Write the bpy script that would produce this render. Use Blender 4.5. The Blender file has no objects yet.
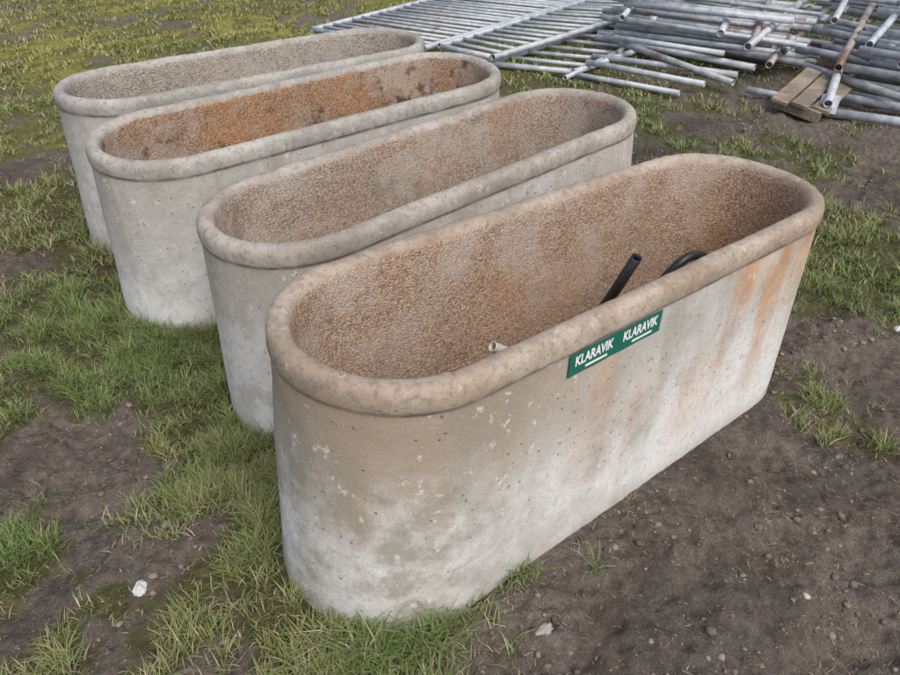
import bpy, math, random
import numpy as np
from mathutils import Matrix, Vector, noise as mnoise
rng=np.random.default_rng(7); random.seed(5)
scene=bpy.context.scene
# ------------------------------------------------------------------ helpers
def link(o): scene.collection.objects.link(o); return o
class NT:
    def __init__(s,name):
        s.m=bpy.data.materials.new(name); s.m.use_nodes=True; s.t=s.m.node_tree
        s.t.nodes.clear(); s.out=s.t.nodes.new('ShaderNodeOutputMaterial')
        s.b=s.t.nodes.new('ShaderNodeBsdfPrincipled'); s.t.links.new(s.b.outputs[0],s.out.inputs[0])
        s.co=s.t.nodes.new('ShaderNodeTexCoord').outputs['Object']
    def put(s,inp,v):
        if hasattr(v,'is_output') or isinstance(v,bpy.types.NodeSocket): s.t.links.new(v,inp)
        elif isinstance(v,(tuple,list)): inp.default_value=tuple(v)+((1,) if len(v)==3 and len(inp.default_value)==4 else ())
        else: inp.default_value=v
    def n(s,typ,ins=None,outp=0,**kw):
        nd=s.t.nodes.new(typ)
        for k,v in kw.items(): setattr(nd,k,v)
        for k,v in (ins or {}).items(): s.put(nd.inputs[k],v)
        return nd.outputs[outp]
    def noise(s,scale,detail=3,rough=.55,vec=None,dist=0):
        return s.n('ShaderNodeTexNoise',{'Vector':s.co if vec is None else vec,'Scale':scale,'Detail':detail,'Roughness':rough,'Distortion':dist})
    def vor(s,scale,vec=None,rnd=1.):
        o=s.n('ShaderNodeTexVoronoi',{'Vector':s.co if vec is None else vec,'Scale':scale,'Randomness':rnd},'Distance'); return o,o.node.outputs['Color']
    def map(s,scale=(1,1,1),loc=(0,0,0)):
        return s.n('ShaderNodeMapping',{'Vector':s.co,'Scale':scale,'Location':loc})
    def math(s,op,a,b=0.,c=None):
        d={0:a,1:b}
        if c is not None:d[2]=c
        return s.n('ShaderNodeMath',d,operation=op)
    def mul(s,a,b): return s.math('MULTIPLY',a,b)
    def add(s,a,b): return s.math('ADD',a,b)
    def sst(s,v,a,b,lo=0.,hi=1.):
        return s.n('ShaderNodeMapRange',{'Value':v,'From Min':a,'From Max':b,'To Min':lo,'To Max':hi},interpolation_type='SMOOTHSTEP')
    def mix(s,f,a,b,mode='MIX'):
        nd=s.t.nodes.new('ShaderNodeMix'); nd.data_type='RGBA'; nd.blend_type=mode
        s.put(nd.inputs[0],f); s.put(nd.inputs[6],a); s.put(nd.inputs[7],b); return nd.outputs[2]
    def ramp(s,v,st):
        nd=s.t.nodes.new('ShaderNodeValToRGB'); s.put(nd.inputs[0],v); e=nd.color_ramp.elements
        while len(e)<len(st): e.new(.5)
        for el,(p,c) in zip(e,st): el.position=p; el.color=tuple(c)+(1,)
        return nd.outputs[0]
    def attr(s,name,outp='Fac'): return s.n('ShaderNodeAttribute',{},outp,attribute_name=name)
    def bump(s,h,dist,strength=1.,normal=None):
        d={'Height':h,'Distance':dist,'Strength':strength}
        if normal is not None:d['Normal']=normal
        return s.n('ShaderNodeBump',d)
    def sep(s,axis): return s.n('ShaderNodeSeparateXYZ',{0:s.co},axis)
    def fin(s,col,rough=.9,normal=None,metal=0.,spec=.3):
        s.put(s.b.inputs['Base Color'],col); s.put(s.b.inputs['Roughness'],rough); s.put(s.b.inputs['Metallic'],metal)
        s.b.inputs['Specular IOR Level'].default_value=spec
        if normal is not None: s.put(s.b.inputs['Normal'],normal)
        return s.m
def np_mesh(name,V,loops,starts,totals,mats,smooth=True):
    me=bpy.data.meshes.new(name)
    me.vertices.add(len(V)); me.vertices.foreach_set('co',np.asarray(V,np.float32).ravel())
    me.loops.add(len(loops)); me.loops.foreach_set('vertex_index',np.asarray(loops,np.int32))
    me.polygons.add(len(starts)); me.polygons.foreach_set('loop_start',np.asarray(starts,np.int32))
    me.polygons.foreach_set('loop_total',np.asarray(totals,np.int32))
    me.update(calc_edges=True); me.validate()
    if smooth: me.polygons.foreach_set('use_smooth',np.ones(len(me.polygons),bool))
    for m in mats: me.materials.append(m)
    return me
def fattr(me,name,vals):
    a=me.attributes.new(name,'FLOAT','POINT'); a.data.foreach_set('value',np.asarray(vals,np.float32))
def cattr(me,name,vals):
    a=me.attributes.new(name,'FLOAT_COLOR','POINT'); v=np.concatenate([vals,np.ones((len(vals),1))],1); a.data.foreach_set('color',v.astype(np.float32).ravel())
_tabs={}
def vn(x,y,sc,seed):
    if seed not in _tabs: _tabs[seed]=np.random.default_rng(seed).random((256,256))
    T=_tabs[seed]; X=np.asarray(x)*sc+1000.3; Y=np.asarray(y)*sc+1000.7
    i=np.floor(X).astype(int); j=np.floor(Y).astype(int); fx=X-i; fy=Y-j
    fx=fx*fx*(3-2*fx); fy=fy*fy*(3-2*fy); i0=i&255;i1=(i+1)&255;j0=j&255;j1=(j+1)&255
    return (T[i0,j0]*(1-fx)+T[i1,j0]*fx)*(1-fy)+(T[i0,j1]*(1-fx)+T[i1,j1]*fx)*fy
def fbm(x,y,sc,seed,o=4):
    s=0;a=.5;n=0
    for k in range(o): s=s+a*vn(x,y,sc*2**k,seed+k);n+=a;a*=.55
    return s/n
def ss(v,a,b):
    t=np.clip((v-a)/(b-a),0,1); return t*t*(3-2*t)
# ------------------------------------------------------------------ layout
L,W,H=1.8505,.5869,.72
TR=[(.3614,1.6547,.6798,-.0381,-.0070,.0220),(.0011,2.4046,.7308,.0211,-.0149,-.0202),
    (-.5640,2.9673,.6685,.0153,.0360,-.0029),(-.9384,3.5340,.6437,.0017,.0044,.0009)]
R0=W/2; S0=L/2-R0
def local(x,y,t):
    dx=x-t[0];dy=y-t[1];c,s=math.cos(t[2]),math.sin(t[2]); return dx*c+dy*s,-dx*s+dy*c
def foot(x,y):   # signed distance to nearest trough base outline
    d=np.full(np.shape(x),9.)
    for t in TR:
        X,Y=local(x,y,t); q=np.maximum(np.abs(X)-(S0+.024),0); d=np.minimum(d,np.hypot(q,Y)-(R0+.010))
    return d
def gheight(x,y):
    num=0;den=1e-3
    for t in TR:
        X,Y=local(x,y,t); q=np.maximum(np.abs(X)-S0,0); d=np.maximum(np.hypot(q,Y)-R0,0)
        Xc=np.clip(X,-.95,.95);Yc=np.clip(Y,-.35,.35)
        w=np.exp(-(d/.22)**2)+1e-4/(1+d**4); num=num+w*(t[5]+t[3]*Xc+t[4]*Yc)*np.exp(-(d/1.2)**2); den=den+w
    z=num/den
    g=grassmask(x,y); near=np.exp(-np.maximum(np.hypot(x,y)-7,0)/4)
    f=foot(x,y)
    z=z+.05*(fbm(x,y,.45,11,3)-.5)*ss(f,0,.6)
    z=z+(.035*(fbm(x,y,5,21,3)-.5))*ss(f,-.02,.15)
    z=z+(1-.8*g)*(.14*(fbm(x,y,6,31,5)-.5))*near*ss(f,-.02,.14)
    z=z+(1-.7*g)*(.036*(.5-np.abs(fbm(x,y,19,41,3)-.5)*2))*near*ss(f,-.02,.05)
    return z+.6*(fbm(x,y,.02,51,3)-.5)*ss(np.hypot(x,y-4),12,60)
BL=[ # x,y,radius,strength (negative = bare soil)
 (.95,1.05,.62,-1.15),(.55,1.0,.45,-.85),(1.15,1.45,.45,-.7),(1.6,1.2,.6,-.85),(1.5,2.05,.42,-.65),(.95,1.65,.3,-.7),(1.9,2.0,.4,-.5),(2.35,3.4,.45,-.8),(2.6,4.1,.4,-.6),(1.25,2.3,.3,-.4),
 (1.72,4.7,.22,-1.2),(1.25,4.15,.25,-1.),(2.6,5.2,.6,-.7),(3.4,5.6,1.2,-.6),
 (1.27,1.72,.20,1.5),(1.42,1.60,.10,.7),(1.85,2.75,.42,.9),(1.6,3.5,.5,.6),(.45,1.04,.06,.9),(.38,1.12,.05,.9),(.2,1.12,.07,.9),(1.3,1.1,.06,.8),(.86,1.28,.05,.8),(.7,.98,.05,.7),(1.05,1.3,.04,.8),
 (-1.25,1.62,.25,-.75),(-.98,1.46,.22,-.75),(-1.35,1.3,.2,-.4),(-.98,1.02,.24,-.5),(-.6,.9,.2,-.35),(-1.9,2.65,.25,-.6),(-2.4,3.75,.32,-.5),(-1.0,1.85,.18,-.4),(-1.75,1.9,.25,-.4),(-.72,1.2,.12,-.35),
 (-.45,1.25,.28,.5),(-1.25,2.35,.45,.6),(-.75,1.5,.18,.45),(-1.7,3.3,.4,.4),(-1.15,1.17,.16,.4),(-.1,.95,.2,.3),(-.65,1.85,.25,.5),(-1.4,1.95,.2,.3)]
def grassmask(x,y):
    g=.82+0*x
    for bx,by,r,s in BL: g=g+s*np.exp(-((x-bx)**2+(y-by)**2)/(r*r))
    g=g+1.3*(fbm(x,y,2.6,61,3)-.5)+1.6*(fbm(x,y,11,65,3)-.5)
    return ss(g,-.05,1.05)
# ------------------------------------------------------------------ ground
def axis(lo,hi,st,far,grow=1.09):
    a=list(np.arange(lo,hi,st)); s=st;v=a[-1]
    while v<far: s*=grow; v+=s; a.append(v)
    s=st;v=a[0];b=[]
    while v>-far: s*=grow; v-=s; b.append(v)
    return np.array(b[::-1]+a)
xs=axis(-2.2,2.6,.013,400); ys=axis(.5,3.9,.013,400)
GX,GY=np.meshgrid(xs,ys); gx=GX.ravel();gy=GY.ravel()
GZ=gheight(gx,gy); nx=len(xs);ny=len(ys)
i,j=np.meshgrid(np.arange(nx-1),np.arange(ny-1)); k=(j*nx+i).ravel()
loops=np.stack([k,k+1,k+nx+1,k+nx],1).ravel()
m=NT('soil_and_turf')
g=m.attr('gmask'); moss=m.attr('moss'); wet=m.attr('wet')
n1=m.noise(4,5,.65); n2=m.noise(34,6,.7); n3=m.noise(220,3,.6)
dirt=m.ramp(n2,[(.28,(.090,.070,.057)),(.45,(.175,.143,.118)),(.58,(.245,.205,.172)),(.75,(.33,.29,.25))])
dirt=m.mix(m.sst(n1,.48,.72,0,.5),dirt,(.13,.098,.075))
dirt=m.mix(m.sst(n1,.50,.3,0,.6),dirt,(.31,.272,.232))
dirt=m.mix(m.mul(wet,.7),dirt,(.055,.042,.034))
turf=m.ramp(n2,[(.3,(.050,.050,.020)),(.45,(.100,.100,.040)),(.58,(.145,.135,.058)),(.7,(.23,.19,.11))])
turf=m.mix(m.mul(moss,m.sst(n1,.3,.6)),turf,(.34,.32,.07))
brk=m.sst(m.add(g,m.mul(m.add(n2,-.5),1.2)),.25,.78)
col=m.mix(brk,dirt,turf); col=m.mix(m.sst(n3,.65,.3,0,.5),col,m.mix(1,col,(.4,.38,.36),'MULTIPLY'))
MG=m.fin(col,m.sst(wet,0,1,.95,.6),m.bump(m.add(n2,m.mul(n3,.35)),.030,1.),spec=.25)
me=np_mesh('ground',np.stack([gx,gy,GZ],1),loops,np.arange(0,len(loops),4),np.full(len(k),4),[MG])
fattr(me,'gmask',grassmask(gx,gy))
mossf=lambda x,y: ss(y-.75*x,4.6,7.2)*ss(2.2-x,0,1.5)*(.35+.65*ss(fbm(x,y,1.1,111,3),.4,.6))
fattr(me,'moss',mossf(gx,gy))
wetf=.6*ss(fbm(gx,gy,2.3,91,3),.53,.68)*(1-grassmask(gx,gy))+np.exp(-((gx-1.72)**2+(gy-4.7)**2)/.05)+np.exp(-((gx-1.25)**2+(gy-4.15)**2)/.06)+.7*np.exp(-((gx-.78)**2+(gy-1.52)**2)/.025)
fattr(me,'wet',np.clip(wetf,0,1))
link(bpy.data.objects.new('ground',me))
# ------------------------------------------------------------------ grass
def blades(n,x0,x1,y0,y1,hmin,hmax,w,flat=False):
    x=rng.uniform(x0,x1,n);y=rng.uniform(y0,y1,n)
    keep=(np.abs(x)<.70*y+.55)           # stay in the part of the field near the troughs
    x=x[keep];y=y[keep]
    g=grassmask(x,y); f=foot(x,y); tuft=fbm(x,y,10,71,3); big=fbm(x,y,1.6,81,3); med=fbm(x,y,5,121,2)
    lush=np.zeros_like(x)
    for bx,by,r,s in BL:
        if s>0: lush=np.maximum(lush,np.exp(-((x-bx)**2+(y-by)**2)/(r*r)))
    p=g**1.6*(.14+1.2*ss(tuft,.42,.62))*(.62+.55*lush+.35*ss(y,4,6))+.45*np.exp(-(f/.05)**2)*(g>.12)*ss(med,.35,.6)
    if flat: p=.25+.4*(1-g)
    k=(rng.random(len(x))<p)&(f>.006); x,y,g,f,tuft,big,lush,med=[a[k] for a in (x,y,g,f,tuft,big,lush,med)]
    N=len(x); z=gheight(x,y)-.003
    hh=rng.uniform(hmin,hmax,N)*(.45+.85*ss(tuft,.35,.7))*(.6+.6*g+.35*lush)*(1+.7*np.exp(-(np.maximum(f,0)/.08)**2))
    yaw=rng.uniform(0,2*np.pi,N)+2*np.pi*big*2; lean=rng.uniform(.3,2.1,N)
    ca,sa=np.cos(yaw),np.sin(yaw); rot=yaw+np.pi/2+rng.normal(0,.5,N); wx,wy=np.cos(rot),np.sin(rot)
    ww=w*rng.uniform(.6,1.3,N)
    if flat: lean=np.full(N,3.); z=z+.006
    P=np.zeros((N,5,3))
    def at(t): 
        r=hh*(t*np.sin(lean*.5)*.6+ (t**2)*np.sin(lean)*.6); zz=hh*(t-(.25*lean*t*t if not flat else .93*t))
        return x+ca*r,y+sa*r,z+zz
    for t,ids,wf in ((0,(0,1),.9),(.5,(2,3),1.),(1,(4,),0)):
        X,Y,Z=at(t)
        if len(ids)==2:
            P[:,ids[0]]=np.stack([X-wx*ww*wf/2,Y-wy*ww*wf/2,Z],1); P[:,ids[1]]=np.stack([X+wx*ww*wf/2,Y+wy*ww*wf/2,Z],1)
        else: P[:,4]=np.stack([X,Y,Z],1)
    r=rng.random(N)[:,None]; ms=mossf(x,y)[:,None]
    c=np.array([.090,.138,.036])*(1-r)+np.array([.205,.270,.085])*r
    yel=np.clip(ss(big,.42,.62)+.6*ss(med,.5,.7)+.12-.6*lush,0,1)[:,None]
    c=c*(1-.5*yel)+np.array([.26,.245,.10])*.5*yel
    c=c*(1-.55*ms)+np.array([.37,.345,.09])*.55*ms
    dry=rng.random(N)<(.20+.30*(1-g)-.10*lush+(1. if flat else 0))
    c[dry]=np.array([.40,.34,.225])*rng.uniform(.35,1.1,(dry.sum(),1))
    return P,c
sets=[blades(340000,-2.2,2.4,.5,2.6,.022,.052,.0026),blades(190000,-3.6,3.9,2.6,5.2,.022,.055,.0044),
      blades(125000,-7,7.6,5.2,10,.02,.05,.0095),blades(14000,-12,12,10,18,.03,.07,.03),
      blades(18000,-2.,2.2,.5,3.2,.02,.06,.0017,flat=True)]
P=np.concatenate([s[0] for s in sets]);C=np.concatenate([s[1] for s in sets]);N=len(P)
b=np.arange(N)*5
lo=np.stack([b,b+1,b+3,b+2,b+2,b+3,b+4],1).ravel()
st=np.stack([np.arange(N)*7,np.arange(N)*7+4],1).ravel(); tt=np.tile([4,3],N)
m=NT('grass_blades'); mg=m.fin(m.attr('bcol','Color'),.6,spec=.25)
me=np_mesh('grass',P.reshape(-1,3),lo,st,tt,[mg],smooth=False); cattr(me,'bcol',np.repeat(C,5,0))
link(bpy.data.objects.new('grass',me))
# ------------------------------------------------------------------ soil clods and stones
t=(1+5**.5)/2
ico=np.array([(-1,t,0),(1,t,0),(-1,-t,0),(1,-t,0),(0,-1,t),(0,1,t),(0,-1,-t),(0,1,-t),(t,0,-1),(t,0,1),(-t,0,-1),(-t,0,1)],float)/1.9
icf=np.array([(0,11,5),(0,5,1),(0,1,7),(0,7,10),(0,10,11),(1,5,9),(5,11,4),(11,10,2),(10,7,6),(7,1,8),(3,9,4),(3,4,2),(3,2,6),(3,6,8),(3,8,9),(4,9,5),(2,4,11),(6,2,10),(8,6,7),(9,8,1)])
n=34000; x=rng.uniform(-2.2,2.8,n);y=rng.uniform(.5,5.,n); g=grassmask(x,y);f=foot(x,y)
k=(rng.random(n)<(1-g)**1.5*.9*ss(fbm(x,y,5,101,3),.35,.6)+.03)&(f>.01)&(np.abs(x)<.72*y+.6); x,y=x[k],y[k]; n=len(x)
sz=.002+.011*rng.random(n)**6+.0015*rng.random(n)
V=ico[None]*rng.uniform(.6,1.4,(n,12,3))*sz[:,None,None]*np.array([1,1,.55]); a=rng.uniform(0,6.28,n)
ca,sa=np.cos(a)[:,None],np.sin(a)[:,None]; V=np.stack([V[...,0]*ca-V[...,1]*sa,V[...,0]*sa+V[...,1]*ca,V[...,2]],2)
V+=np.stack([x,y,gheight(x,y)-sz*.05],1)[:,None]
lo=(icf[None]+(np.arange(n)*12)[:,None,None]).ravel()
m=NT('soil_clods'); MC=m.fin(m.attr('bcol','Color'),.95,spec=.2)
me=np_mesh('soil_clods',V.reshape(-1,3),lo,np.arange(0,len(lo),3),np.full(n*20,3),[MC])
cc=np.array([.195,.16,.133])*rng.uniform(.5,1.3,(n,1)); pale=rng.random(n)<.006; cc[pale]=np.array([.36,.35,.32])*rng.uniform(.6,1.1,(pale.sum(),1))
cattr(me,'bcol',np.repeat(cc,12,0)); link(bpy.data.objects.new('soil_clods',me))
def stone(name,x,y,size,col,flat=.6,seed=0):
    import bmesh
    bm=bmesh.new(); bmesh.ops.create_icosphere(bm,subdivisions=4,radius=1)
    for v in bm.verts:
        q=v.co*1.3+Vector((seed,0,0)); v.co*=1+.45*mnoise.noise(q)+.18*mnoise.noise(q*3.1)+.06*mnoise.noise(q*9)
        v.co=Vector((v.co.x*size[0],v.co.y*size[1],v.co.z*size[2]))
    me=bpy.data.meshes.new(name); bm.to_mesh(me); bm.free()
    for p in me.polygons:p.use_smooth=True
    m=NT(name+'_mat'); me.materials.append(m.fin(m.mix(m.noise(60,4),tuple(c*.7 for c in col),tuple(min(1,c*1.2) for c in col)),.85,m.bump(m.noise(150),.003)))
    o=link(bpy.data.objects.new(name,me)); o.location=(x,y,float(gheight(np.array([x]),np.array([y]))[0])+size[2]*.3); o.rotation_euler=(0,0,seed); return o
stone('pale_stone',-.775,1.05,(.020,.015,.014),(.55,.55,.54),seed=1.3)
stone('grey_stone',.23,.945,(.013,.024,.011),(.32,.30,.28),seed=2.1)
stone('white_stone',1.78,2.27,(.022,.012,.010),(.6,.6,.58),seed=3.7)
stone('brown_stone',-1.31,2.36,(.030,.022,.03),(.13,.07,.04),seed=4.4)
# ------------------------------------------------------------------ troughs
def trough_mat(name,rimc,rimc2,rust,innerA,innerB,innerRust,grime,seed,dark):
    m=NT(name); X=m.sep('X');Y=m.sep('Y');Z=m.sep('Z'); rim=m.attr('rim'); inn=m.attr('inner')
    mp=m.map(loc=(seed*3.1,seed*1.7,seed))
    big=m.noise(2.1,4,.62,mp); med=m.noise(9,5,.65,mp); fine=m.noise(55,4,.7,mp); spk=m.noise(260,2,.6,mp)
    st=m.noise(1.0,5,.65,m.map((11,11,.9),(seed,0,0)))
    big2=m.noise(2.8,5,.65,m.map(loc=(seed+7,seed*1.3,1)))
    col=m.ramp(med,[(.3,(.41,.40,.375)),(.5,(.52,.51,.485)),(.68,(.61,.605,.59))])
    col=m.mix(m.mul(m.sst(big,.40,.60),m.sst(Z,.66,.25)),col,(.68,.68,.67))
    col=m.mix(m.mul(m.sst(fine,.5,.68),.55),col,(.36,.34,.31))
    col=m.mix(m.mul(m.sst(st,.46,.70),m.sst(Z,.05,.6,.15,.6)),col,(.34,.305,.255))
    gl=m.mul(m.sst(m.add(Z,m.mul(med,.45)),.48,.84),m.sst(X,.1,-.70,.25,1))
    col=m.mix(m.mul(gl,grime),col,(.29,.245,.195))
    grn=m.mul(m.mul(m.sst(m.noise(6,5,.7,m.map(loc=(5,seed,9))),.44,.64),m.sst(X,-.40,-.8)),grime)
    col=m.mix(m.mul(grn,.8),col,(.27,.25,.20))
    # rust run-off
    rs=m.mul(m.sst(m.noise(1.1,5,.65,m.map((4,4,.9),(seed+4,2,0))),.40,.60),m.sst(m.add(Z,m.mul(big2,.6)),.32,.85))
    end=m.mul(m.sst(m.add(X,m.add(m.mul(med,.30),m.mul(Z,.12))),.86,1.08),m.sst(m.add(st,m.mul(fine,.3)),.42,.66,.15,1))
    rs=m.math('MINIMUM',m.add(m.mul(rs,m.sst(X,-.45,.15,.15,.85)),end),1)
    rs=m.mul(rs,rust)
    col=m.mix(rs,col,m.mix(m.sst(med,.3,.7),(.42,.205,.09),(.58,.38,.225)))
    col=m.mix(m.mul(m.sst(m.add(Z,m.mul(fine,.16)),.17,.03),.5),col,(.26,.225,.18))
    pd,pc=m.vor(48,mp); pcr=m.n('ShaderNodeSeparateColor',{0:pc},1)
    pf=m.mul(m.mul(m.sst(pd,.20,.11),m.sst(pcr,.78,.8)),m.sst(fine,.42,.5))
    pale=m.sst(m.noise(24,5,.72,m.map(loc=(9,seed,4))),.60,.66)
    col=m.mix(m.mul(pale,.6),col,(.70,.695,.67))
    col=m.mix(m.mul(pf,.6),col,(.16,.14,.115))
    # rim
    rc=m.mix(m.sst(big2,.40,.6),rimc,rimc2); rc=m.mix(m.sst(med,.4,.7,0,.6),rc,tuple(c*.7 for c in rimc))
    rc=m.mix(m.mul(m.sst(fine,.48,.66),.5),rc,tuple(c*.5 for c in rimc))
    rc=m.mix(m.mul(pale,.55),rc,(.56,.52,.46))
    rf=m.sst(m.add(rim,m.mul(m.add(fine,-.5),.5)),.3,.7)
    col=m.mix(rf,col,rc)
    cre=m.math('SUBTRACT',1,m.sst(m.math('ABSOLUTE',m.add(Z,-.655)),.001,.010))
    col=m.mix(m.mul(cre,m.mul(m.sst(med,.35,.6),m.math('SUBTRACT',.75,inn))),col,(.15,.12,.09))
    # inside: fine exposed aggregate
    cd,cell=m.vor(175,mp)
    cf=m.n('ShaderNodeSeparateColor',{0:cell},0)
    ag=m.ramp(cf,[(.0,tuple(c*.50 for c in innerA)),(.30,innerA),(.7,innerB),(.95,tuple(min(c*1.12,.7) for c in innerB)),(1,(.56,.50,.44))])
    ag=m.mix(m.sst(cd,.38,.68,0,.7),ag,tuple(c*.45 for c in innerA))
    ir=m.mul(m.sst(big,.42,.62),innerRust)
    ag=m.mix(ir,ag,m.mix(cf,(.28,.125,.05),(.50,.28,.14)))
    cem=m.mul(m.sst(big2,.46,.60),m.sst(Z,.25,.6,.25,.9))
    ag=m.mix(m.mul(cem,.5),ag,m.mix(fine,(.38,.33,.28),(.60,.55,.49)))
    dk=m.mul(m.sst(m.add(med,m.mul(big2,.6)),.86,1.0),dark)
    ag=m.mix(dk,ag,m.mix(1,ag,(.32,.27,.23),'MULTIPLY'))
    inf=m.sst(m.add(inn,m.mul(m.add(fine,-.5),.7)),.35,.65)
    col=m.mix(inf,col,ag)
    col=m.mix(m.sst(spk,.35,.75,0,.35),col,m.mix(1,col,(.5,.48,.45),'MULTIPLY'))
    agh=m.math('SUBTRACT',1,m.sst(cd,.05,.65))
    hh=m.add(m.mul(m.mul(agh,inf),.7),m.add(m.add(m.mul(fine,.5),m.mul(spk,.22)),m.mul(pf,-.9)))
    return m.fin(col,.93,m.bump(hh,.0034,.85),spec=.2)
mats=[trough_mat('concrete_a',(.345,.27,.21),(.45,.38,.31),1.0,(.41,.275,.195),(.51,.385,.29),.5,.95,0.,.15),
      trough_mat('concrete_b',(.33,.29,.25),(.43,.39,.345),.12,(.38,.295,.235),(.49,.405,.335),.28,.5,2.3,.35),
      trough_mat('concrete_c',(.34,.315,.28),(.44,.42,.38),.08,(.35,.22,.15),(.46,.33,.23),.6,.35,4.1,1.),
      trough_mat('concrete_d',(.33,.31,.28),(.44,.42,.39),.05,(.37,.335,.28),(.51,.455,.39),.08,.35,6.6,.5)]
prof=[(-.0115+.018*(z+.05)/.70,.026-.028*(z+.05)/.70,z,0,0) for z in np.arange(-.05,.64,.012)]
lip=[(.0065,.646,0,0),(.0055,.652,.3,0),(.0025,.657,.8,0),(.0010,.663,1,0),(.0003,.675,1,0),(.0005,.688,1,0),(.0025,.699,1,0),(.0068,.708,1,0),(.0135,.7145,1,0),(.022,.7172,1,0),(.034,.7175,1,.0),(.043,.7145,1,.0),(.0495,.708,.9,.15),(.0535,.698,.6,.5),(.0555,.685,.3,.9),
 (.057,.66,0,1),(.060,.60,0,1),(.067,.50,0,1),(.076,.40,0,1),(.088,.30,0,1),(.105,.22,0,1),(.13,.165,0,1),(.165,.135,0,1),(.21,.125,0,1),(.27,.122,0,1)]
for a_,b_ in zip(lip[:-1],lip[1:]):
    d=math.hypot(b_[0]-a_[0],b_[1]-a_[1]); kk=max(1,int(d/.008))
    for q in range(kk):
        u=q/kk; v=[a_[w]*(1-u)+b_[w]*u for w in range(4)]; prof.append((v[0],-.002,v[1],v[2],v[3]))
prof.append((lip[-1][0],-.002,lip[-1][1],0,1))
na,ns=90,110
sx=[];th=[]
for q in range(na): sx.append(1);th.append(-math.pi/2+math.pi*q/na)
for q in range(ns): sx.append(1-2*q/ns);th.append(math.pi/2)
for q in range(na): sx.append(-1);th.append(math.pi/2+math.pi*q/na)
for q in range(ns): sx.append(-1+2*q/ns);th.append(1.5*math.pi)
sx=np.array(sx);th=np.array(th);M=len(sx)
def build_trough(idx,tr):
    V=[];rim=[];inn=[]
    for o,e,z,r_,i_ in prof:
        s=S0+e;r=R0-o
        V.append(np.stack([sx*s+r*np.cos(th),r*np.sin(th),np.full(M,z)],1)); rim+=[r_]*M; inn+=[i_]*M
    V=np.concatenate(V); out=V.copy(); nrm=np.tile(np.stack([np.cos(th),np.sin(th)],1),(len(prof),1))
    for q in range(len(V)):
        p=Vector(V[q])+Vector((idx*7.3,0,0)); i_=inn[q]; r_=rim[q]
        d=.0022*mnoise.noise(p*5)+.0010*mnoise.noise(p*25)
        if i_>.3: d=-(.005*mnoise.noise(p*7)+.0016*mnoise.noise(p*60))
        if r_>.5:
            ch=mnoise.noise(p*34); d+=.0008*mnoise.noise(p*70)-.006*max(0,ch-.33)
            out[q,2]+=.0034*mnoise.noise(p*6)+.0016*mnoise.noise(p*32)-.010*max(0,ch-.34)
        if i_>.9 and V[q][2]<.2: out[q,2]+=.004*mnoise.noise(p*30)+.01*mnoise.noise(p*6)
        out[q,0]+=nrm[q,0]*d; out[q,1]+=nrm[q,1]*d
    nr=len(prof); i,j=np.meshgrid(np.arange(M),np.arange(nr-1)); a=(j*M+i).ravel(); b=(j*M+(i+1)%M).ravel()
    lo=list(np.stack([a,b,b+M,a+M],1).ravel()); nf=len(a)
    st=list(np.arange(nf)*4);tt=[4]*nf
    base=(nr-1)*M; st.append(len(lo)); lo+=list(range(base,base+M)); tt.append(M)
    me=np_mesh('concrete_trough',out,lo,st,tt,[mats[idx]]); fattr(me,'rim',rim); fattr(me,'inner',inn)
    o=link(bpy.data.objects.new('concrete_trough',me))
    x,y,a,tx,ty,z0=tr
    Mt=Matrix(((1,0,-tx,0),(0,1,-ty,0),(tx,ty,1,0),(0,0,0,1)))
    o.matrix_world=Matrix.Translation((x,y,z0))@Matrix.Rotation(a,4,'Z')@Mt
    return o
TO=[build_trough(i,t) for i,t in enumerate(TR)]
# ------------------------------------------------------------------ tubes
def tube(V,F,pts,r,n=12):
    pts=[Vector(p) for p in pts]; b0=len(V); up=Vector((0,0,1)); k=len(pts); rings=[]
    prev=None
    for i_,p in enumerate(pts):
        d=(pts[min(i_+1,k-1)]-pts[max(i_-1,0)]).normalized()
        if prev is None:
            s=d.cross(up); s=s.normalized() if s.length>.05 else d.cross(Vector((1,0,0))).normalized()
        else: s=(prev-d*prev.dot(d)).normalized()
        prev=s; w=d.cross(s)
        rings.append([(s*math.cos(2*math.pi*q/n)+w*math.sin(2*math.pi*q/n)) for q in range(n)])
    for p,rg in zip(pts,rings): V+= [tuple(p+c*r) for c in rg]
    for i_ in range(k-1):
        for q in range(n):
            a=b0+i_*n+q;b=b0+i_*n+(q+1)%n; F.append((a,b,b+n,a+n))
    for e,idx_ in ((0,0),(1,k-1)):   # hollow ends
        d=(pts[1]-pts[0]).normalized() if e==0 else (pts[-2]-pts[-1]).normalized()
        c0=len(V); p=pts[idx_]
        V+= [tuple(p+c*r*.82) for c in rings[idx_]]; V+=[tuple(p+d*r*1.8+c*r*.82) for c in rings[idx_]]
        o0=b0+idx_*n
        for q in range(n):
            q2=(q+1)%n
            F.append((o0+q,o0+q2,c0+q2,c0+q) if e else (o0+q2,o0+q,c0+q,c0+q2))
            F.append((c0+q,c0+q2,c0+n+q2,c0+n+q) if e else (c0+q2,c0+q,c0+n+q,c0+n+q2))
        F.append(tuple(c0+n+q for q in range(n)))
def smooth(pts,it=3):
    P=[Vector(p) for p in pts]
    for _ in range(it):
        Q=[P[0]]
        for a,b in zip(P[:-1],P[1:]): Q+=[a*.75+b*.25,a*.25+b*.75]
        Q.append(P[-1]); P=Q
    return P
def mk(name,V,F,mat,parent=None):
    me=bpy.data.meshes.new(name); me.from_pydata(V,[],F); me.update()
    for p in me.polygons: p.use_smooth=len(p.vertices)==4 and len(V)>60
    me.materials.append(mat); o=link(bpy.data.objects.new(name,me))
    if parent: o.parent=parent
    return o
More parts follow.
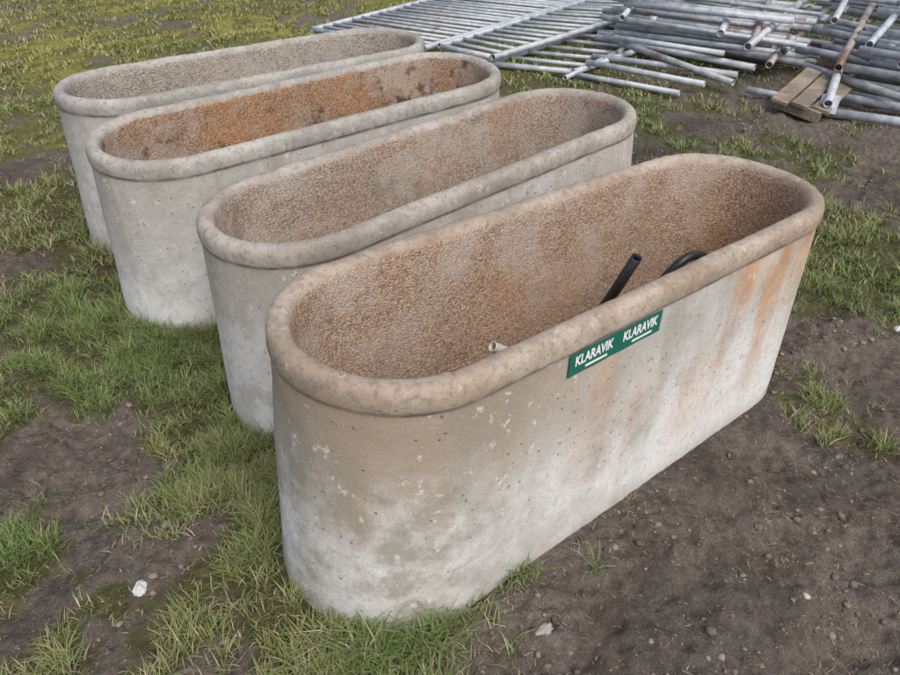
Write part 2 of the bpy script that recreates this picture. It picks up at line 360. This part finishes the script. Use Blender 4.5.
def galv(name,c1,c2,rust):
    m=NT(name); a=m.noise(14,4,.6);b=m.noise(70,4,.65)
    col=m.mix(m.sst(a,.35,.65),c1,c2); col=m.mix(m.mul(m.sst(b,.5,.7),.35),col,tuple(c*.5 for c in c1))
    col=m.mix(m.mul(m.sst(m.noise(2.2,5,.65),.62-.2*rust,.74-.2*rust),.85),col,(.16,.085,.045))
    return m.fin(col,m.sst(a,.3,.7,.45,.7),m.bump(b,.001,.6),metal=.2,spec=.5)
GA=galv('galvanised_steel',(.34,.365,.40),(.50,.525,.56),.0); GB=galv('weathered_steel',(.25,.26,.275),(.40,.415,.43),.2); GR=galv('rusty_steel',(.30,.26,.235),(.38,.35,.32),.5)
def gate(A,B,C,D,z,nb,name='steel_gate',r1=.026,r2=.016):
    A,B,C,D=[Vector((p[0],p[1],z)) for p in (A,B,C,D)]
    V=[];F=[]; tube(V,F,[A,B],r1);tube(V,F,[D,C],r1)
    for q in range(nb+1):
        t=q/nb; a=A.lerp(B,t);b=D.lerp(C,t); s=(b-a).normalized()*r1*.7
        rr=r2 if 0<q<nb else r1*.9
        j1=Vector((0,0,random.uniform(-.006,.006))); j2=Vector((0,0,random.uniform(-.006,.006)))
        tube(V,F,[a+s+j1,b-s+j2],rr,10)
    return mk(name,V,F,GA)
gate((-1.33,7.13),(.75,9.95),(2.1,9.45),(-.24,6.45),.07,26)
gate((-.10,6.33),(2.2,9.30),(3.3,9.25),(.34,5.97),.115,24)
gate((.30,6.02),(1.9,7.85),(2.6,7.5),(.98,5.78),.05,9,r2=.018)
def loop(V,F,A,B,z1,z2,w,r,cap=.12):
    """a bent U-shaped stall divider: two parallel tubes joined by a round bend at B"""
    A=Vector((A[0],A[1],z1));B=Vector((B[0],B[1],z2)); d=(B-A).normalized(); s=Vector((-d.y,d.x,0)).normalized()*w
    tube(V,F,smooth([A,B-d*cap,B,B+s*.5,B+s,B+s-d*cap,A+s],3),r)
def box(V,F,c,ax,ay,az,sx_,sy_,sz_):
    b=len(V); c=Vector(c)
    for i_ in (-1,1):
        for j_ in (-1,1):
            for k_ in (-1,1): V.append(tuple(c+ax*i_*sx_/2+ay*j_*sy_/2+az*k_*sz_/2))
    for f in ((0,1,3,2),(4,6,7,5),(0,4,5,1),(2,3,7,6),(0,2,6,4),(1,5,7,3)): F.append(tuple(b+q for q in f))
def clamp(V,F,a,b,t,r):
    """a bolted collar round a tube"""
    a=Vector(a);b=Vector(b);d=(b-a).normalized();c=a.lerp(b,t)
    tube(V,F,[c-d*.03,c+d*.03],r*1.32,12)
    s=d.cross(Vector((0,0,1))).normalized(); box(V,F,c+s*r*1.8,d,s,Vector((0,0,1)),.04,r*1.4,.015)
    tube(V,F,[c+s*r*2.0-Vector((0,0,.022)),c+s*r*2.0+Vector((0,0,.022))],.006,8)
class Pile:
    def __init__(s): s.d={0:([],[]),1:([],[]),2:([],[])}
    def t(s,a,b,r,mt=0,cl=False):
        V,F=s.d[mt]; tube(V,F,[a,b],r)
        if cl:
            for q in (random.uniform(.04,.12),random.uniform(.88,.96)): clamp(V,F,a,b,q,r)
    def end(s):
        e=link(bpy.data.objects.new('steel_tube_pile',None))
        for q,(nm,mt) in enumerate((('galvanised_tubes',GA),('weathered_tubes',GB),('rusty_tubes',GR))):
            if s.d[q][0]: mk(nm,s.d[q][0],s.d[q][1],mt,e)
        return e
p=Pile()
P1=[((.84,5.86),(1.71,5.31),.04,.03,.022),((.89,5.62),(1.60,6.60),.05,.06,.02),((1.10,5.90),(1.89,5.33),.10,.09,.024),((1.35,6.47),(2.13,5.40),.16,.08,.026),((2.22,5.34),(2.47,5.14),.05,.05,.026),
 ((1.40,6.98),(2.73,6.13),.22,.18,.027),((1.50,7.07),(2.84,6.26),.28,.24,.027),((1.50,6.82),(2.56,5.85),.17,.15,.030),((1.55,7.35),(3.0,6.6),.32,.29,.027),((1.7,7.7),(3.1,6.9),.33,.31,.027),((1.30,6.66),(2.41,5.75),.12,.10,.027),
 ((1.45,6.60),(2.60,5.98),.23,.21,.022),((1.35,6.85),(2.65,6.05),.11,.10,.024),((1.6,7.2),(2.95,6.4),.20,.18,.024),((1.8,7.9),(3.3,7.1),.3,.3,.027),((1.5,7.5),(3.1,6.75),.18,.18,.027),((1.38,6.3),(2.2,5.9),.20,.17,.022),((1.2,6.2),(2.25,5.66),.07,.07,.025),((2.0,8.2),(3.5,7.3),.26,.25,.027)]
for q,(a,b_,z1,z2,r) in enumerate(P1): p.t((a[0],a[1],z1),(b_[0],b_[1],z2),r,1 if q%4==3 else 0,cl=q in(8,13))
for q in range(32):   # more tubes filling the heap, layer by layer
    lay=q//8; w=random.uniform(0,1); x=1.45+.75*w+random.uniform(-.12,.12); y=6.45+1.5*w; z=.05+.12*lay
    dx=random.uniform(1.15,1.45)
    p.t((x,y,z+random.uniform(0,.03)),(x+dx,y-dx*random.uniform(.52,.72),z+random.uniform(-.01,.02)),random.choice((.018,.024,.027)),random.choice((0,0,1)),cl=q%9==0)
for a,b_,z1,z2,r,mt in [((1.44,6.36),(2.0,7.7),.34,.42,.026,0),((2.24,5.57),(3.7,7.6),.30,.46,.030,0),((2.35,5.75),(3.0,7.2),.31,.43,.026,2),((2.15,5.95),(2.55,6.8),.31,.38,.03,0),((2.45,5.6),(3.3,7.0),.16,.30,.028,2),((2.6,5.75),(3.4,6.9),.22,.3,.028,1)]:
    p.t((a[0],a[1],z1),(b_[0],b_[1],z2),r,mt)
V,F=p.d[0]; loop(V,F,(2.9,7.0),(1.75,7.62),.45,.46,.22,.026); V,F=p.d[1]; loop(V,F,(2.9,6.5),(1.62,7.1),.36,.38,.20,.024)
p.end()
p=Pile()
P3=[((2.72,5.80),(3.55,4.98),.24,.22,.030),((2.68,5.50),(3.25,4.40),.18,.15,.030),((2.95,6.1),(3.7,5.1),.32,.30,.030),((3.05,6.25),(3.8,5.3),.37,.34,.028),((2.80,5.38),(3.6,4.75),.13,.12,.032),((2.74,5.12),(3.5,4.55),.08,.07,.032),((2.62,4.82),(3.4,4.38),.05,.06,.034),((3.3,6.6),(4.1,5.7),.38,.36,.028),((3.2,6.35),(4.0,5.4),.28,.26,.028),((3.1,5.9),(3.9,5.1),.20,.2,.028),((2.9,5.75),(3.5,4.7),.27,.26,.027),((3.4,6.9),(4.3,6.1),.40,.4,.028),((3.5,7.3),(4.6,6.5),.3,.3,.03),((3.0,5.5),(3.7,4.9),.17,.17,.03)]
for q,(a,b_,z1,z2,r) in enumerate(P3): p.t((a[0],a[1],z1),(b_[0],b_[1],z2),r*.93,1 if q%3==1 else 0,cl=q in(3,7))
for q in range(36):
    lay=q//7; w=random.uniform(0,1); x=2.78+.9*w+random.uniform(-.1,.1)+.05*lay; y=5.15+1.9*w; z=.05+.10*lay
    dx=random.uniform(.8,1.2)
    p.t((x,y,z+random.uniform(0,.03)),(x+dx,y-dx*random.uniform(.75,1.05),z+random.uniform(-.01,.02)),random.choice((.020,.026,.028)),random.choice((0,0,1)),cl=q%9==0)
for a,b_,z1,z2,r,mt in [((2.56,4.78),(3.0,5.6),.12,.27,.030,0),((2.75,5.15),(3.9,7.0),.26,.50,.028,2),((3.0,5.3),(4.0,6.6),.38,.54,.028,0),((3.1,5.0),(4.1,6.2),.32,.50,.03,1),((2.9,5.7),(3.6,6.9),.46,.55,.026,0)]:
    p.t((a[0],a[1],z1),(b_[0],b_[1],z2),r,mt)
V,F=p.d[0]; loop(V,F,(4.0,5.9),(3.05,6.75),.54,.53,.25,.027)
V,F=p.d[0];ax=Vector((.87,-.49,0));ay=Vector((.35,.62,.7)).normalized();az=ax.cross(ay)
box(V,F,(2.60,4.84,.10),az,ax,ay,.008,.12,.14)
p.end()
# wooden boards
m=NT('weathered_wood'); w=m.noise(6,6,.65,m.map((1,14,14))); 
MW=m.fin(m.mix(m.sst(m.noise(5,4,.6),.4,.65,0,.6),m.ramp(w,[(.3,(.13,.105,.08)),(.5,(.27,.225,.17)),(.7,(.37,.32,.26))]),(.11,.09,.07)),.85,m.bump(w,.004))
e=link(bpy.data.objects.new('wooden_pallet',None))
ax=Vector((.57,.66,.10)).normalized(); ay0=Vector((.02,-.50,-.10)).normalized(); az=ax.cross(ay0).normalized(); ay=az.cross(ax).normalized()
c0=Vector((2.57,5.05,.13))
for q in range(3):
    V=[];F=[];box(V,F,c0+ay*(q*.125-.11)+ax*(.02*(q-1))+az*.002*q,ax,ay,az,.66-.07*q,.11,.022); mk('board_%d'%(q+1),V,F,MW,e)
for q in (-.22,.22):
    V=[];F=[];box(V,F,c0+ax*q-(az if az.z>0 else -az)*.05,ax,ay,az,.09,.32,.074); mk('bearer',V,F,MW,e)
# ------------------------------------------------------------------ hoses in the front trough
m=NT('black_rubber'); MB=m.fin(m.mix(m.noise(30),(.010,.010,.011),(.03,.03,.032)),.45,spec=.5)
m=NT('pale_plastic'); MP=m.fin(m.mix(m.noise(20),(.50,.47,.38),(.62,.60,.52)),.5,spec=.5)
V=[];F=[];tube(V,F,[(.524,1.722,.645),(.49,1.785,.48),(.44,1.87,.27),(.415,1.91,.16)],.016,20); mk('black_pipe',V,F,MB)
V=[];F=[];tube(V,F,smooth([(.50,1.80,.22),(.56,1.80,.40),(.645,1.775,.565),(.70,1.80,.612),(.78,1.86,.575),(.84,1.95,.40),(.82,2.0,.2)],4),.014,16); mk('black_hose',V,F,MB)
V=[];F=[];tube(V,F,smooth([(.108,1.430,.548),(.20,1.475,.47),(.34,1.56,.36),(.55,1.66,.25),(.7,1.85,.2)],3),.014,16); mk('pale_hose',V,F,MP)
# ------------------------------------------------------------------ sticker
m=NT('green_vinyl'); MV=m.fin(m.mix(m.noise(20,4),(.008,.105,.075),(.012,.14,.10)),.4,spec=.5)
m=NT('white_vinyl'); MWh=m.fin(m.mix(m.noise(30),(.70,.72,.71),(.8,.8,.8)),.4,spec=.5)
par=TO[0]
x0,x1,zt,zb=-.385,-.058,.652,.590; YS=-(R0-.0055)-.0040
V=[];F=[];n=40
for q in range(n+1):
    x=x0+(x1-x0)*q/n; wv=.0006*math.sin(x*60)
    V+=[(x,YS-wv,zt),(x,YS-.0012-wv,zb)]
for q in range(n): F.append((2*q,2*q+1,2*q+3,2*q+2))
o=mk('green_sticker',V,F,MV,par)
for q in range(2):
    xc=x0+(x1-x0)*(.25+.5*q)
    cu=bpy.data.curves.new('sticker_text','FONT'); cu.body='KLARAVIK'; cu.size=.037; cu.align_x='CENTER'; cu.offset=.0011; cu.extrude=.0002
    cu.materials.append(MWh); t_=link(bpy.data.objects.new('sticker_text',cu)); t_.parent=par
    t_.location=(xc,YS-.0020,.616); t_.rotation_euler=(math.pi/2-.02,0,0); t_.scale=(.75,1,1)
    V=[];F=[];box(V,F,(xc+.01,YS-.0024,.603),Vector((1,0,0)),Vector((0,1,0)),Vector((0,0,1)),.075,.0006,.006); mk('sticker_line',V,F,MWh,par)
# ------------------------------------------------------------------ light
el,az_=math.radians(52),math.radians(150)   # high soft sun behind and to the right of the camera
w=bpy.data.worlds.new('World'); scene.world=w; w.use_nodes=True; nt=w.node_tree; bg=nt.nodes['Background']
sky=nt.nodes.new('ShaderNodeTexSky'); sky.sky_type='NISHITA'; sky.sun_disc=False; sky.sun_elevation=el; sky.sun_rotation=az_
sky.dust_density=4; sky.air_density=1.; sky.ozone_density=1
hs=nt.nodes.new('ShaderNodeHueSaturation'); hs.inputs['Saturation'].default_value=.6; hs.inputs['Value'].default_value=1.3
nt.links.new(sky.outputs[0],hs.inputs['Color']); nt.links.new(hs.outputs[0],bg.inputs[0]); bg.inputs[1].default_value=.15
sd=bpy.data.lights.new('sun','SUN'); sd.energy=1.3; sd.angle=math.radians(35); sd.color=(1,.98,.95)
so=link(bpy.data.objects.new('sun',sd))
dirv=Vector((math.sin(az_)*math.cos(el),math.cos(az_)*math.cos(el),math.sin(el)))
so.rotation_euler=dirv.to_track_quat('Z','Y').to_euler()
# ------------------------------------------------------------------ camera
pitch,roll=.6276,.0044
Fw=Vector((0,math.cos(pitch),-math.sin(pitch)));R=Vector((1,0,0));U=R.cross(Fw)
R2=R*math.cos(roll)+U*math.sin(roll);U2=R2.cross(Fw)
cd=bpy.data.cameras.new('camera'); cd.sensor_width=36; cd.lens=698.4/900*36; cd.clip_start=.05; cd.clip_end=2000
co=link(bpy.data.objects.new('camera',cd))
co.matrix_world=Matrix(((R2.x,U2.x,-Fw.x,0),(R2.y,U2.y,-Fw.y,0),(R2.z,U2.z,-Fw.z,1.613),(0,0,0,1)))
scene.camera=co
scene.view_settings.view_transform='Standard'; scene.view_settings.look='None'; scene.view_settings.exposure=0
